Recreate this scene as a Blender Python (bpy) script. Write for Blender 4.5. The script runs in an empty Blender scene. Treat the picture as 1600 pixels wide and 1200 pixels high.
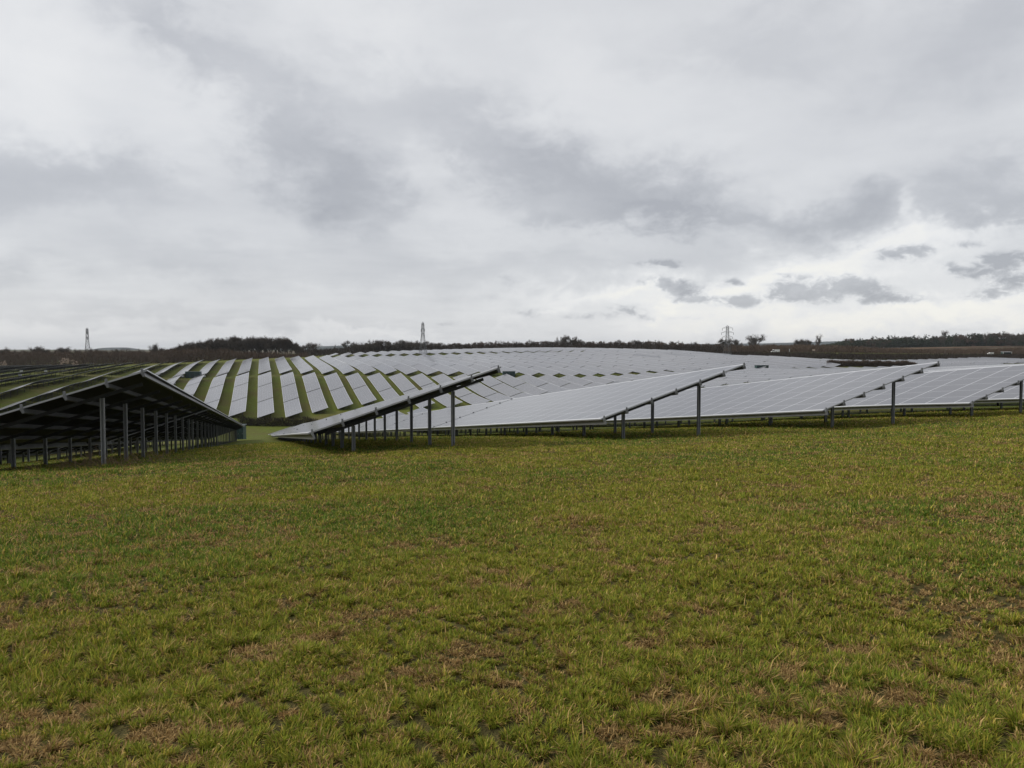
import bpy, bmesh, math, random
import numpy as np
from mathutils import Vector, Matrix
from mathutils.bvhtree import BVHTree

random.seed(7)
RNG = np.random.default_rng(11)
R = math.radians
SC = bpy.context.scene
COL = SC.collection

# ------------------------------------------------------------------ camera
EYE = 1.65
F = 1202.0            # focal length in pixels of the 1600 px wide photograph
HOR = 545.0           # eye level in the photograph
PITCH = math.atan((600 - HOR) / F)
cam_d = bpy.data.cameras.new('camera')
cam = bpy.data.objects.new('camera', cam_d)
COL.objects.link(cam)
cam.location = (0, 0, EYE)
cam.rotation_euler = (R(90) - PITCH, 0, 0)
cam_d.sensor_width = 36.0
cam_d.lens = 36.0 * F / 1600.0
cam_d.clip_start = 0.05
cam_d.clip_end = 40000
SC.camera = cam

SC.view_settings.view_transform = 'Standard'
SC.view_settings.look = 'None'
SC.view_settings.gamma = 1
SC.view_settings.exposure = 0.42

# ------------------------------------------------------------------ node helper
class NT:
    def __init__(s, tree):
        s.t = tree; s.n = tree.nodes; s.l = tree.links
    def node(s, kind, **kw):
        n = s.n.new(kind)
        for k, v in kw.items(): setattr(n, k, v)
        return n
    def put(s, sock, v):
        if isinstance(v, bpy.types.NodeSocket): s.l.new(v, sock)
        elif v is not None: sock.default_value = v
    def m(s, op, a, b=None, c=None, clamp=False):
        n = s.n.new('ShaderNodeMath'); n.operation = op; n.use_clamp = clamp
        s.put(n.inputs[0], a)
        if b is not None: s.put(n.inputs[1], b)
        if c is not None: s.put(n.inputs[2], c)
        return n.outputs[0]
    def vm(s, op, a, b=None, scale=None):
        n = s.n.new('ShaderNodeVectorMath'); n.operation = op
        s.put(n.inputs[0], a)
        if b is not None: s.put(n.inputs[1], b)
        if scale is not None: s.put(n.inputs['Scale'], scale)
        return n.outputs[0]
    def mix(s, f, a, b, blend='MIX'):
        n = s.n.new('ShaderNodeMix'); n.data_type = 'RGBA'; n.blend_type = blend
        s.put(n.inputs[0], f); s.put(n.inputs[6], a); s.put(n.inputs[7], b)
        return n.outputs[2]
    def noise(s, vec, scale, detail=4, rough=.55, dist=0.0, out='Fac'):
        n = s.n.new('ShaderNodeTexNoise')
        if vec is not None: s.l.new(vec, n.inputs['Vector'])
        n.inputs['Scale'].default_value = scale; n.inputs['Detail'].default_value = detail
        n.inputs['Roughness'].default_value = rough; n.inputs['Distortion'].default_value = dist
        return n.outputs[out]
    def ramp(s, f, stops):
        n = s.n.new('ShaderNodeValToRGB'); s.l.new(f, n.inputs[0])
        e = n.color_ramp.elements
        while len(e) > 1: e.remove(e[-1])
        for i, (p, c) in enumerate(stops):
            x = e[0] if i == 0 else e.new(p)
            x.position = p; x.color = (*c, 1) if len(c) == 3 else c
        return n.outputs[0]
    def smooth(s, x, a, b):
        n = s.n.new('ShaderNodeMapRange'); n.interpolation_type = 'SMOOTHSTEP'
        s.put(n.inputs[0], x); n.inputs[1].default_value = a; n.inputs[2].default_value = b
        n.inputs[3].default_value = 0; n.inputs[4].default_value = 1
        return n.outputs[0]

# ------------------------------------------------------------------ sky and sun
SUN_EL, SUN_AZ = R(38), R(-95)     # azimuth from +Y (camera forward) towards +X; the sun stands to the left
def sky():
    w = bpy.data.worlds.new('World'); SC.world = w; w.use_nodes = True
    t = NT(w.node_tree); t.n.clear()
    out = t.node('ShaderNodeOutputWorld'); bg = t.node('ShaderNodeBackground')
    bg.inputs['Strength'].default_value = 0.1
    t.l.new(bg.outputs[0], out.inputs[0])
    ns = t.node('ShaderNodeTexSky'); ns.sky_type = 'NISHITA'; ns.sun_disc = False
    ns.sun_elevation = SUN_EL; ns.sun_rotation = SUN_AZ
    tc = t.node('ShaderNodeTexCoord')
    d = tc.outputs['Generated']
    sp = t.node('ShaderNodeSeparateXYZ'); t.l.new(d, sp.inputs[0])
    x, y, z = sp.outputs
    zc = t.m('MAXIMUM', z, 0.0)
    # the cloud deck: direction projected on a flat layer overhead
    inv = t.m('DIVIDE', 1.0, t.m('ADD', zc, 0.09))
    deck = t.vm('SCALE', d, scale=inv)
    n1 = t.noise(deck, 0.75, 6, .52, .25)
    n2 = t.noise(t.vm('ADD', deck, (7.3, 2.1, 4.4)), 2.3, 7, .58, .3)
    wz = t.node('ShaderNodeVectorMath'); wz.operation = 'MULTIPLY'
    t.l.new(d, wz.inputs[0]); wz.inputs[1].default_value = (1, 1, 1.7)
    n3 = t.noise(wz.outputs[0], 9.0, 7, .6, .35)
    n4 = t.noise(t.vm('ADD', wz.outputs[0], (3.1, 9.2, 1.7)), 26.0, 6, .62, .4)
    az = t.m('ARCTAN2', x, y); el = t.m('ARCSINE', z)
    # ragged edges: warp the cloud coordinates a little
    wa = t.m('ADD', t.m('MULTIPLY', t.m('SUBTRACT', n3, .5), .20), t.m('MULTIPLY', t.m('SUBTRACT', n4, .5), .06))
    wb = t.m('ADD', t.m('MULTIPLY', t.m('SUBTRACT', t.noise(t.vm('ADD', wz.outputs[0], (5.5, 1.2, 8.3)), 9.0, 7, .6, .3), .5), .13),
             t.m('MULTIPLY', t.m('SUBTRACT', n4, .5), .05))
    saz = t.m('ADD', az, wa); sel = t.m('ADD', el, wb)
    # for the small clouds near the horizon the warp is finer
    saz2 = t.m('ADD', az, t.m('MULTIPLY', wa, .38)); sel2 = t.m('ADD', el, t.m('MULTIPLY', wb, .17))
    def blob(u, v, su, sv, ang, fine=False):
        dx, dz = (u - 800) / F, (HOR - v) / F
        a0 = math.atan2(dx, 1); e0 = math.atan2(dz, math.hypot(1, dx))
        k = math.cos(math.atan2(dx, 1)) ** 2
        sx = su / F * k; sy = sv / F * math.sqrt(k)
        A, E = (saz2, sel2) if fine else (saz, sel)
        da = t.m('SUBTRACT', A, a0); de = t.m('SUBTRACT', E, e0)
        c, s_ = math.cos(R(ang)), math.sin(R(ang))
        p = t.m('DIVIDE', t.m('ADD', t.m('MULTIPLY', da, c), t.m('MULTIPLY', de, s_)), sx)
        q = t.m('DIVIDE', t.m('SUBTRACT', t.m('MULTIPLY', de, c), t.m('MULTIPLY', da, s_)), sy)
        r2 = t.m('ADD', t.m('MULTIPLY', p, p), t.m('MULTIPLY', q, q))
        return t.m('EXPONENT', t.m('MULTIPLY', r2, -1.0))
    def total(bl, fine=False):
        acc = None
        for (u, v, su, sv, ang, amp) in bl:
            b = t.m('MULTIPLY', blob(u, v, su, sv, ang, fine), amp)
            acc = b if acc is None else t.m('ADD', acc, b)
        return acc
    dark = total([
        (520, 265, 130, 85, -38, .36), (560, 315, 80, 42, -10, .20), (420, 200, 170, 60, -35, .22), (290, 60, 110, 45, -35, .26),
        (110, 275, 210, 45, -8, .38), (0, 300, 100, 40, 0, .2), (20, 440, 50, 26, 0, .22), (110, 425, 60, 22, -10, .14), (260, 400, 200, 40, -8, .2),
        (790, 270, 110, 60, -20, .34), (900, 290, 130, 60, -12, .28), (1040, 315, 150, 46, -6, .42), (1230, 350, 150, 28, 0, .30), (1010, 348, 190, 20, 0, .28),
        (1350, 325, 70, 40, 10, .36), (1540, 300, 110, 55, -10, .38), (1590, 350, 70, 40, 0, .26), (1480, 110, 170, 80, 10, .26),
        (1180, 80, 160, 50, 0, .22), (650, 170, 120, 60, -20, .18), (730, 70, 120, 50, 10, .08), (300, 500, 260, 26, 0, .2), (640, 430, 260, 50, 0, .18),
        (1000, 410, 260, 22, 4, .15), (1560, 30, 90, 50, 0, .15)])
    lite = total([
        (60, 120, 160, 110, 0, .20), (330, 170, 90, 60, -30, .18), (600, 60, 150, 60, 0, .20), (1010, 150, 90, 50, 0, .06),
        (680, 250, 36, 30, 0, .14), (1425, 340, 22, 42, 0, .25), (860, 120, 120, 80, 0, .12),
        (1290, 500, 330, 34, 0, .42), (1450, 385, 190, 20, 8, .26), (1230, 440, 230, 24, 6, .34), (960, 470, 170, 14, 5, .24), (600, 528, 200, 9, 0, .14),
        (1560, 500, 160, 28, 0, .2), (80, 520, 220, 14, 0, .08)])
    small = total([
        (1055, 447, 42, 11, -8, .62), (1085, 468, 34, 8, -4, .45), (1140, 440, 24, 7, -6, .6), (1158, 473, 34, 10, 0, .75),
        (1245, 457, 52, 14, -4, .75), (1330, 447, 62, 15, -10, .72), (1385, 470, 62, 9, -2, .5), (1410, 398, 44, 10, 4, .62), (1320, 393, 26, 7, 0, .3),
        (1570, 412, 44, 14, -6, .7), (1495, 425, 70, 10, -10, .45), (1510, 385, 30, 8, 6, .42), (1555, 462, 60, 10, 0, .42), (1600, 440, 50, 12, 0, .45), (1030, 415, 32, 8, -3, .5),
        (1240, 432, 22, 5, -6, .35), (990, 487, 40, 9, -6, .4), (830, 490, 42, 9, 8, .3), (920, 497, 60, 7, 0, .26), (800, 440, 30, 12, -20, .16),
        (560, 512, 40, 8, 0, .16), (690, 505, 60, 7, 8, .2), (1080, 495, 60, 5, 0, .18), (1200, 487, 60, 5, 0, .12), (1400, 490, 70, 5, 0, .1)], True)
    tex = t.m('ADD', t.m('MULTIPLY', t.m('SUBTRACT', n1, .5), .30), t.m('MULTIPLY', t.m('SUBTRACT', n2, .5), .20))
    dens = t.m('ADD', .44, t.m('MULTIPLY', dark, .84))
    dens = t.m('SUBTRACT', dens, lite)
    dens = t.m('ADD', dens, tex)
    # low clouds get crisp, ragged bases and tops
    n5 = t.m('ADD', t.m('MULTIPLY', t.m('SUBTRACT', n4, .5), .9), t.m('MULTIPLY', t.m('SUBTRACT', n3, .5), .3))
    n6 = t.noise(t.vm('ADD', wz.outputs[0], (1.3, 4.4, 2.9)), 75.0, 5, .62, .5)
    n5 = t.m('ADD', n5, t.m('MULTIPLY', t.m('SUBTRACT', n6, .5), 1.1))
    sm = t.smooth(t.m('ADD', small, t.m('MULTIPLY', n5, t.m('MINIMUM', t.m('MULTIPLY', small, 3.0), 1.0))), .07, .66)
    dens = t.m('ADD', dens, t.m('MULTIPLY', sm, .68))
    dens = t.m('MULTIPLY', dens, 1.0, clamp=True)
    col = t.ramp(dens, [(0.0, (7.1, 7.0, 6.65)), (.22, (6.3, 6.33, 6.39)), (.42, (5.5, 5.58, 5.74)), (.68, (4.25, 4.35, 4.6)), (1.0, (3.2, 3.3, 3.58))])
    # made-up darker sky, unseen behind and far right, to dim light under the tables
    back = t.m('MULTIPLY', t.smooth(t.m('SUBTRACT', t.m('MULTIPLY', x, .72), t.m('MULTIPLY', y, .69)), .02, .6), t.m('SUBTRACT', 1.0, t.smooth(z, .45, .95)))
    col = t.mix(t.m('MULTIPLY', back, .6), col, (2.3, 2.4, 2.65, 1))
    up = t.smooth(z, -.02, .0)
    col = t.mix(.94, ns.outputs[0], col)
    # the added dimming behind the camera fades out overhead; below the horizon it is dark land
    col = t.mix(up, (.6, .62, .5, 1), col)
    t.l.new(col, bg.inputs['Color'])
sky()
sun_d = bpy.data.lights.new('sun', 'SUN'); sun = bpy.data.objects.new('sun', sun_d); COL.objects.link(sun)
sun_d.energy = 1.5; sun_d.angle = R(14); sun_d.color = (1, .95, .87)
sv = Vector((math.sin(SUN_AZ) * math.cos(SUN_EL), math.cos(SUN_AZ) * math.cos(SUN_EL), math.sin(SUN_EL)))
sun.rotation_euler = sv.to_track_quat('Z', 'Y').to_euler()

# ------------------------------------------------------------------ coordinates
TH = R(17.98)                                  # the rows run this far left of the view
EP = np.array([math.cos(TH), math.sin(TH)])    # across the rows, to the right
EQ = np.array([-math.sin(TH), math.cos(TH)])   # along the rows, away
def pq(p, q): return p * EP[0] + q * EQ[0], p * EP[1] + q * EQ[1]
def to_pq(x, y): return x * EP[0] + y * EP[1], x * EQ[0] + y * EQ[1]
def ud(u, d): return (u - 800) / F * d, d      # photo column and depth -> x, y
def row_z(v, d): return EYE - (v - HOR) * d / F

# ------------------------------------------------------------------ terrain height
CP = []
def cpq(p, q, z): CP.append((*pq(p, q), z))
def cud(u, d, z): CP.append((*ud(u, d), z))
for a in [(0, 0, 0), (0, 12, -.72), (-14, 4, -.2), (14, 4, -.25), (0, -40, 1.5), (-70, -20, .9), (70, -20, .6), (-30, 22, -1.9), (-15, 22, -1.6), (-4, 22, -1.42), (10, 22.5, -1.42), (24, 23, -1.42), (-30, 28, -2.6), (-15, 28, -2.5), (-2, 28, -2.0), (10, 29, -2.02), (28, 30, -1.85), (-2, 40, -3.3), (-18, 40, -4.0), (-30, 40, -4.1), (12, 42, -3.35), (-18, 70, -7.4), (0, 80, -7.6), (28, 42, -3.1), (28, 26, -1.5), (45, 31, -1.68), (0, 17, -1.0), (20, 18, -1.05), (-18, 17, -1.05),
          (60, 36, -1.8), (-70, 24, -1.7), (0, 60, -5.4), (0, 110, -10.85), (0, 150, -15.1), (0, 200, -20.4), (0, 235, -23.6), (0, 268, -24.9), (0, 295, -24.3),
          (25, 60, -5.3), (25, 100, -9.6), (-30, 110, -11.6), (-70, 150, -14.0), (87, 69, -3.0), (150, 120, -4.2), (230, 182, -5.6), (300, 240, -7.2),
          (60, 110, -8.0), (100, 150, -9.0), (60, 200, -17.0), (130, 210, -13.5), (45, 45, -3.0), (-120, 60, -6)]: cpq(*a)
for a in [(300, 381, -12.9), (400, 368, -11.9), (500, 371, -12.2), (600, 374, -12.4), (830, 378, -13.2), (940, 385, -13.4), (1050, 403, -11.1), (1200, 430, -10.5),
          (400, 525, -6.2), (300, 525, -8.0), (200, 525, -10.1), (0, 520, -12.6), (500, 545, -5.2), (-200, 480, -13), (0, 205, -17.2), (0, 236, -14.4), (0, 267, -11.8), (0, 298, -10.9), (0, 329, -10.3), (0, 365, -9.7), (0, 410, -9.9), (80, 255, -15.4), (100, 340, -11.0), (200, 380, -11.2), (200, 310, -16.0), (-150, 250, -14.5), (-150, 330, -10.8),
          (900, 330, -17.6), (700, 295, -21.8), (1100, 350, -13.0),
          (700, 566, -4.8), (900, 566, -4.8), (1040, 568, -5.1), (560, 552, -5.6), (700, 597, -2.85), (900, 597, -2.85), (1060, 600, -3.4), (560, 588, -3.9), (560, 620, -3.2), (850, 680, .25), (700, 650, -1.5), (1000, 655, -1.2), (1110, 620, -3.5), (1200, 540, -5.8),
          (1300, 450, -8.6), (1345, 430, -10.5), (400, 700, -7.5), (0, 700, -14), (200, 700, -11), (850, 900, -2), (1100, 800, -3.5), (1211, 700, -1.9), (1300, 715, -2.4), (1450, 720, -3.2), (1560, 705, -3.8), (1700, 720, -3.6), (1211, 640, -5.5), (1350, 640, -7), (1400, 500, -9.5), (1500, 600, -8.2), (1650, 560, -8.0), (1350, 520, -9.6),
          (1500, 1200, 6.5), (1600, 1000, 3.5), (1300, 1100, -2), (1650, 1300, 9), (400, 1200, -7), (0, 1200, -12), (800, 1300, -3)]: cud(*a)
CP = np.array(CP)
def tps_fit(P, lam):
    n = len(P); X = P[:, :2] / 100.0
    D2 = ((X[:, None] - X[None]) ** 2).sum(-1)
    K = .5 * D2 * np.log(D2 + 1e-12) + lam * np.eye(n)
    A = np.zeros((n + 3, n + 3)); A[:n, :n] = K
    A[:n, n] = 1; A[:n, n + 1:] = X; A[n, :n] = 1; A[n + 1:, :n] = X.T
    return X, np.linalg.solve(A, np.r_[P[:, 2], 0, 0, 0])
TX, TW = tps_fit(CP, 0.0006)
_rng = np.random.default_rng(3)
LAT = _rng.random((256, 256))
def vnoise(x, y):
    x = np.asarray(x, float); y = np.asarray(y, float)
    xi = np.floor(x).astype(int); yi = np.floor(y).astype(int)
    fx = x - xi; fy = y - yi
    fx = fx * fx * (3 - 2 * fx); fy = fy * fy * (3 - 2 * fy)
    g = lambda a, b: LAT[a & 255, b & 255]
    return (g(xi, yi) * (1 - fx) + g(xi + 1, yi) * fx) * (1 - fy) + (g(xi, yi + 1) * (1 - fx) + g(xi + 1, yi + 1) * fx) * fy
def fbm(x, y, o=4):
    s = 0; a = .5; t = 0
    for i in range(o):
        s = s + a * vnoise(x * 2 ** i + 17.3 * i, y * 2 ** i + 5.1 * i); t += a; a *= .5
    return s / t
def H(x, y, micro=True):
    x = np.asarray(x, float); y = np.asarray(y, float)
    sh = x.shape; xf = x.ravel(); yf = y.ravel()
    z = np.zeros(len(xf)); n = len(TX)
    for i in range(0, len(xf), 20000):
        a = np.stack([xf[i:i + 20000], yf[i:i + 20000]], 1) / 100.0
        d2 = ((a[:, None] - TX[None]) ** 2).sum(-1)
        z[i:i + 20000] = (.5 * d2 * np.log(d2 + 1e-12)) @ TW[:n] + TW[n] + a @ TW[n + 1:]
    r = np.hypot(xf, yf)
    k = np.clip((r - 1150) / 1000, 0, 1); k = k * k * (3 - 2 * k)
    back = np.clip((-yf - 30) / 150, 0, 1)
    k = np.maximum(k, back)
    z = z * (1 - k) + k * np.where(yf < 0, 1.0, -8.0)
    z = np.clip(z, -40, 40)
    if micro:
        m = np.clip(1 - r / 120, 0, 1)
        z = z + m * ((fbm(xf * .45, yf * .45, 3) - .5) * .16 + (fbm(xf * 2.1, yf * 2.1, 2) - .5) * .05)
    return z.reshape(sh)
def h1(x, y, micro=True): return float(H(np.array([x]), np.array([y]), micro)[0])

# ------------------------------------------------------------------ materials
def mat(name):
    m = bpy.data.materials.new(name); m.use_nodes = True
    t = NT(m.node_tree); b = t.n['Principled BSDF']
    return m, t, b
def simple(name, c, rough=.7, metal=0, var=.25, scale=6.0, spec=.5, bump=0):
    m, t, b = mat(name)
    tc = t.node('ShaderNodeTexCoord')
    n = t.noise(tc.outputs['Object'], scale, 5, .6)
    col = t.mix(n, (*[x * (1 - var) for x in c], 1), (*[min(1, x * (1 + var)) for x in c], 1))
    t.l.new(col, b.inputs['Base Color'])
    b.inputs['Roughness'].default_value = rough; b.inputs['Metallic'].default_value = metal
    b.inputs['Specular IOR Level'].default_value = spec
    if bump:
        bn = t.node('ShaderNodeBump'); bn.inputs['Strength'].default_value = bump
        t.l.new(n, bn.inputs['Height']); t.l.new(bn.outputs[0], b.inputs['Normal'])
    return m
def m_ground():
    m, t, b = mat('grassland')
    g = t.node('ShaderNodeNewGeometry').outputs['Position']
    n1 = t.noise(g, .06, 4, .6); n2 = t.noise(g, .9, 5, .65); n3 = t.noise(g, 9.0, 4, .7)
    c = t.ramp(n2, [(.25, (.098, .088, .018)), (.45, (.112, .132, .016)), (.62, (.128, .170, .020)), (.8, (.165, .175, .030))])
    c = t.mix(t.smooth(n1, .35, .75), c, (.125, .105, .03, 1))
    c = t.mix(.55, c, t.ramp(n3, [(.3, (.25, .25, .25)), (.7, (1.25, 1.25, 1.2))]), 'MULTIPLY')
    # the turf under the standing grass is dark thatch and soil
    sg = t.node('ShaderNodeSeparateXYZ'); t.l.new(g, sg.inputs[0])
    qn = t.m('ADD', t.m('MULTIPLY', sg.outputs[0], -.309), t.m('MULTIPLY', sg.outputs[1], .951))
    c = t.mix(t.m('SUBTRACT', 1.0, t.smooth(qn, 22, 40)), c, t.ramp(n3, [(.3, (.045, .040, .013)), (.7, (.110, .092, .030))]))
    # far away: ploughland and rough pasture in irregular fields
    ln = t.node('ShaderNodeVectorMath'); ln.operation = 'LENGTH'; t.l.new(g, ln.inputs[0])
    vo = t.node('ShaderNodeTexVoronoi'); t.l.new(g, vo.inputs['Vector']); vo.inputs['Scale'].default_value = .0016
    sp = t.node('ShaderNodeSeparateXYZ'); t.l.new(vo.outputs['Color'], sp.inputs[0])
    fc = t.ramp(sp.outputs[0], [(0, (.075, .05, .03)), (.4, (.09, .07, .035)), (.6, (.06, .075, .025)), (1, (.1, .085, .05))])
    c = t.mix(t.smooth(ln.outputs['Value'], 750, 1100), c, fc)
    t.l.new(c, b.inputs['Base Color']); b.inputs['Roughness'].default_value = .95
    b.inputs['Specular IOR Level'].default_value = .15
    bn = t.node('ShaderNodeBump'); bn.inputs['Strength'].default_value = .9; bn.inputs['Distance'].default_value = .12
    t.l.new(t.m('ADD', n3, n2), bn.inputs['Height']); t.l.new(bn.outputs[0], b.inputs['Normal'])
    return m
def m_blade():
    m, t, b = mat('grass_blade')
    a = t.node('ShaderNodeAttribute'); a.attribute_name = 'tint'
    t.l.new(a.outputs['Color'], b.inputs['Base Color'])
    b.inputs['Roughness'].default_value = .6; b.inputs['Specular IOR Level'].default_value = .12
    tr = t.node('ShaderNodeBsdfTranslucent'); t.l.new(a.outputs['Color'], tr.inputs['Color'])
    mx = t.node('ShaderNodeMixShader'); mx.inputs[0].default_value = .3
    out = t.n['Material Output']
    t.l.new(b.outputs[0], mx.inputs[1]); t.l.new(tr.outputs[0], mx.inputs[2]); t.l.new(mx.outputs[0], out.inputs[0])
    return m
def m_panel():
    m, t, b = mat('solar_glass')
    uv = t.node('ShaderNodeUVMap'); uv.uv_map = 'UVMap'
    sp = t.node('ShaderNodeSeparateXYZ'); t.l.new(uv.outputs[0], sp.inputs[0])
    def line(v, period, half):
        f = t.m('ABSOLUTE', t.m('SUBTRACT', t.m('FRACT', t.m('ADD', t.m('DIVIDE', v, period), .5)), .5))
        return t.m('LESS_THAN', f, half / period)
    fr = t.m('MAXIMUM', line(sp.outputs[0], 1.665, .026), line(sp.outputs[1], 1.0333, .009))
    fr = t.m('MAXIMUM', fr, t.m('GREATER_THAN', t.m('ABSOLUTE', t.m('SUBTRACT', sp.outputs[1], 3.1)), 3.1 - .12))
    cell = t.m('MAXIMUM', line(sp.outputs[0], .1665, .004), line(sp.outputs[1], .17222, .004))
    # each module has its own slight shade of blue black
    ids = t.m('ADD', t.m('FLOOR', t.m('DIVIDE', sp.outputs[0], 1.665)), t.m('MULTIPLY', t.m('FLOOR', t.m('DIVIDE', sp.outputs[1], 1.0333)), 57.3))
    wn = t.node('ShaderNodeTexWhiteNoise'); wn.noise_dimensions = '1D'; t.l.new(ids, wn.inputs['W'])
    geo = t.node('ShaderNodeNewGeometry').outputs['Position']
    mp = t.node('ShaderNodeMapping'); t.l.new(uv.outputs[0], mp.inputs[0]); mp.inputs['Scale'].default_value = (1.6, .22, 1)
    dirt = t.m('ADD', t.m('MULTIPLY', t.noise(geo, .22, 5, .6), .6), t.m('MULTIPLY', t.noise(mp.outputs[0], 1.6, 5, .65), .4))
    c = t.mix(wn.outputs['Value'], (.016, .019, .034, 1), (.026, .028, .046, 1))
    c = t.mix(t.m('MULTIPLY', cell, .4), c, (.25, .25, .28, 1))
    oi = t.node('ShaderNodeObjectInfo').outputs['Random']
    c = t.mix(t.m('MULTIPLY', dirt, t.m('ADD', .12, t.m('MULTIPLY', oi, .24))), c, (.30, .29, .28, 1))
    c = t.mix(fr, c, (.54, .55, .57, 1))
    t.l.new(c, b.inputs['Base Color'])
    t.l.new(t.m('ADD', t.m('MULTIPLY', fr, .15), t.m('ADD', t.m('ADD', .27, t.m('MULTIPLY', oi, .10)), t.m('MULTIPLY', dirt, .12))), b.inputs['Roughness'])
    b.inputs['IOR'].default_value = 1.55; b.inputs['Specular IOR Level'].default_value = .95
    b.inputs['Coat Weight'].default_value = .5; b.inputs['Coat Roughness'].default_value = .14; b.inputs['Coat IOR'].default_value = 1.6
    # modules never sit perfectly flat: each one leans by a fraction of a degree
    wn2 = t.node('ShaderNodeTexWhiteNoise'); wn2.noise_dimensions = '1D'; t.l.new(t.m('ADD', ids, 311.7), wn2.inputs['W'])
    off = t.vm('SCALE', t.vm('SUBTRACT', wn2.outputs['Color'], (.5, .5, .5)), scale=.002)
    nn = t.vm('NORMALIZE', t.vm('ADD', t.node('ShaderNodeNewGeometry').outputs['Normal'], off))
    t.l.new(nn, b.inputs['Normal']); t.l.new(nn, b.inputs['Coat Normal'])
    return m
M = {}
M['ground'] = m_ground(); M['blade'] = m_blade(); M['panel'] = m_panel()
M['alu'] = simple('aluminium_frame', (.42, .43, .44), .4, .3, .1, 3)
M['back'] = simple('panel_back', (.012, .013, .014), .6, 0, .35, 1.2)
M['steel'] = simple('galvanised_steel', (.19, .195, .20), .5, .45, .35, 9)
M['steel_light'] = simple('front_rail_steel', (.27, .28, .29), .5, .4, .25, 6)
M['post'] = simple('galvanised_post', (.26, .27, .275), .5, .4, .3, 9)
M['steel_dark'] = simple('dark_steel', (.045, .048, .05), .55, .5, .35, 7)  # one dark steel tone for rafters, far frames and insulators
M['cabin'] = simple('cabin_green', (.022, .060, .058), .5, 0, .2, 2)
M['cabin_dark'] = simple('cabin_dark', (.012, .030, .032), .5, 0, .2, 4)
M['white'] = simple('white_paint', (.75, .75, .74), .4, 0, .06, 2)
M['grey_box'] = simple('grey_box', (.42, .43, .44), .5, 0, .06, 2)
M['bark'] = simple('bark', (.055, .048, .038), .9, 0, .35, 3, .2)
M['twig'] = simple('winter_twigs', (.080, .066, .054), .9, 0, .35, .6, .1)
M['twig_brown'] = simple('brown_twigs', (.088, .062, .044), .9, 0, .4, .05, .1)
M['twig_dark'] = simple('dark_twigs', (.036, .028, .022), .9, 0, .4, .08, .1)
M['evergreen'] = simple('evergreen_leaves', (.030, .042, .020), .8, 0, .4, .5, .2)
M['ivy'] = simple('ivy_leaves', (.030, .036, .018), .8, 0, .4, .5, .2)
M['blossom'] = simple('blossom', (.42, .33, .27), .8, 0, .25, 1.0, .2)
M['straw'] = simple('dead_stalks', (.20, .145, .085), .9, 0, .3, 8, .1)
M['soil'] = simple('bare_soil', (.105, .068, .038), .95, 0, .3, .02, .1)
M['track'] = simple('worn_track', (.085, .080, .032), .95, 0, .3, .3, .1)
M['hill'] = simple('far_hill', (.034, .046, .044), .95, 0, .5, .002, .1)
M['tyre'] = simple('tyre_rubber', (.02, .02, .02), .8, 0, .1, 9)
M['glass'] = simple('dark_glass', (.02, .025, .03), .15, 0, .1, 2)
M['pylon'] = simple('pylon_steel', (.10, .105, .11), .6, .3, .2, 2)

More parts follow.
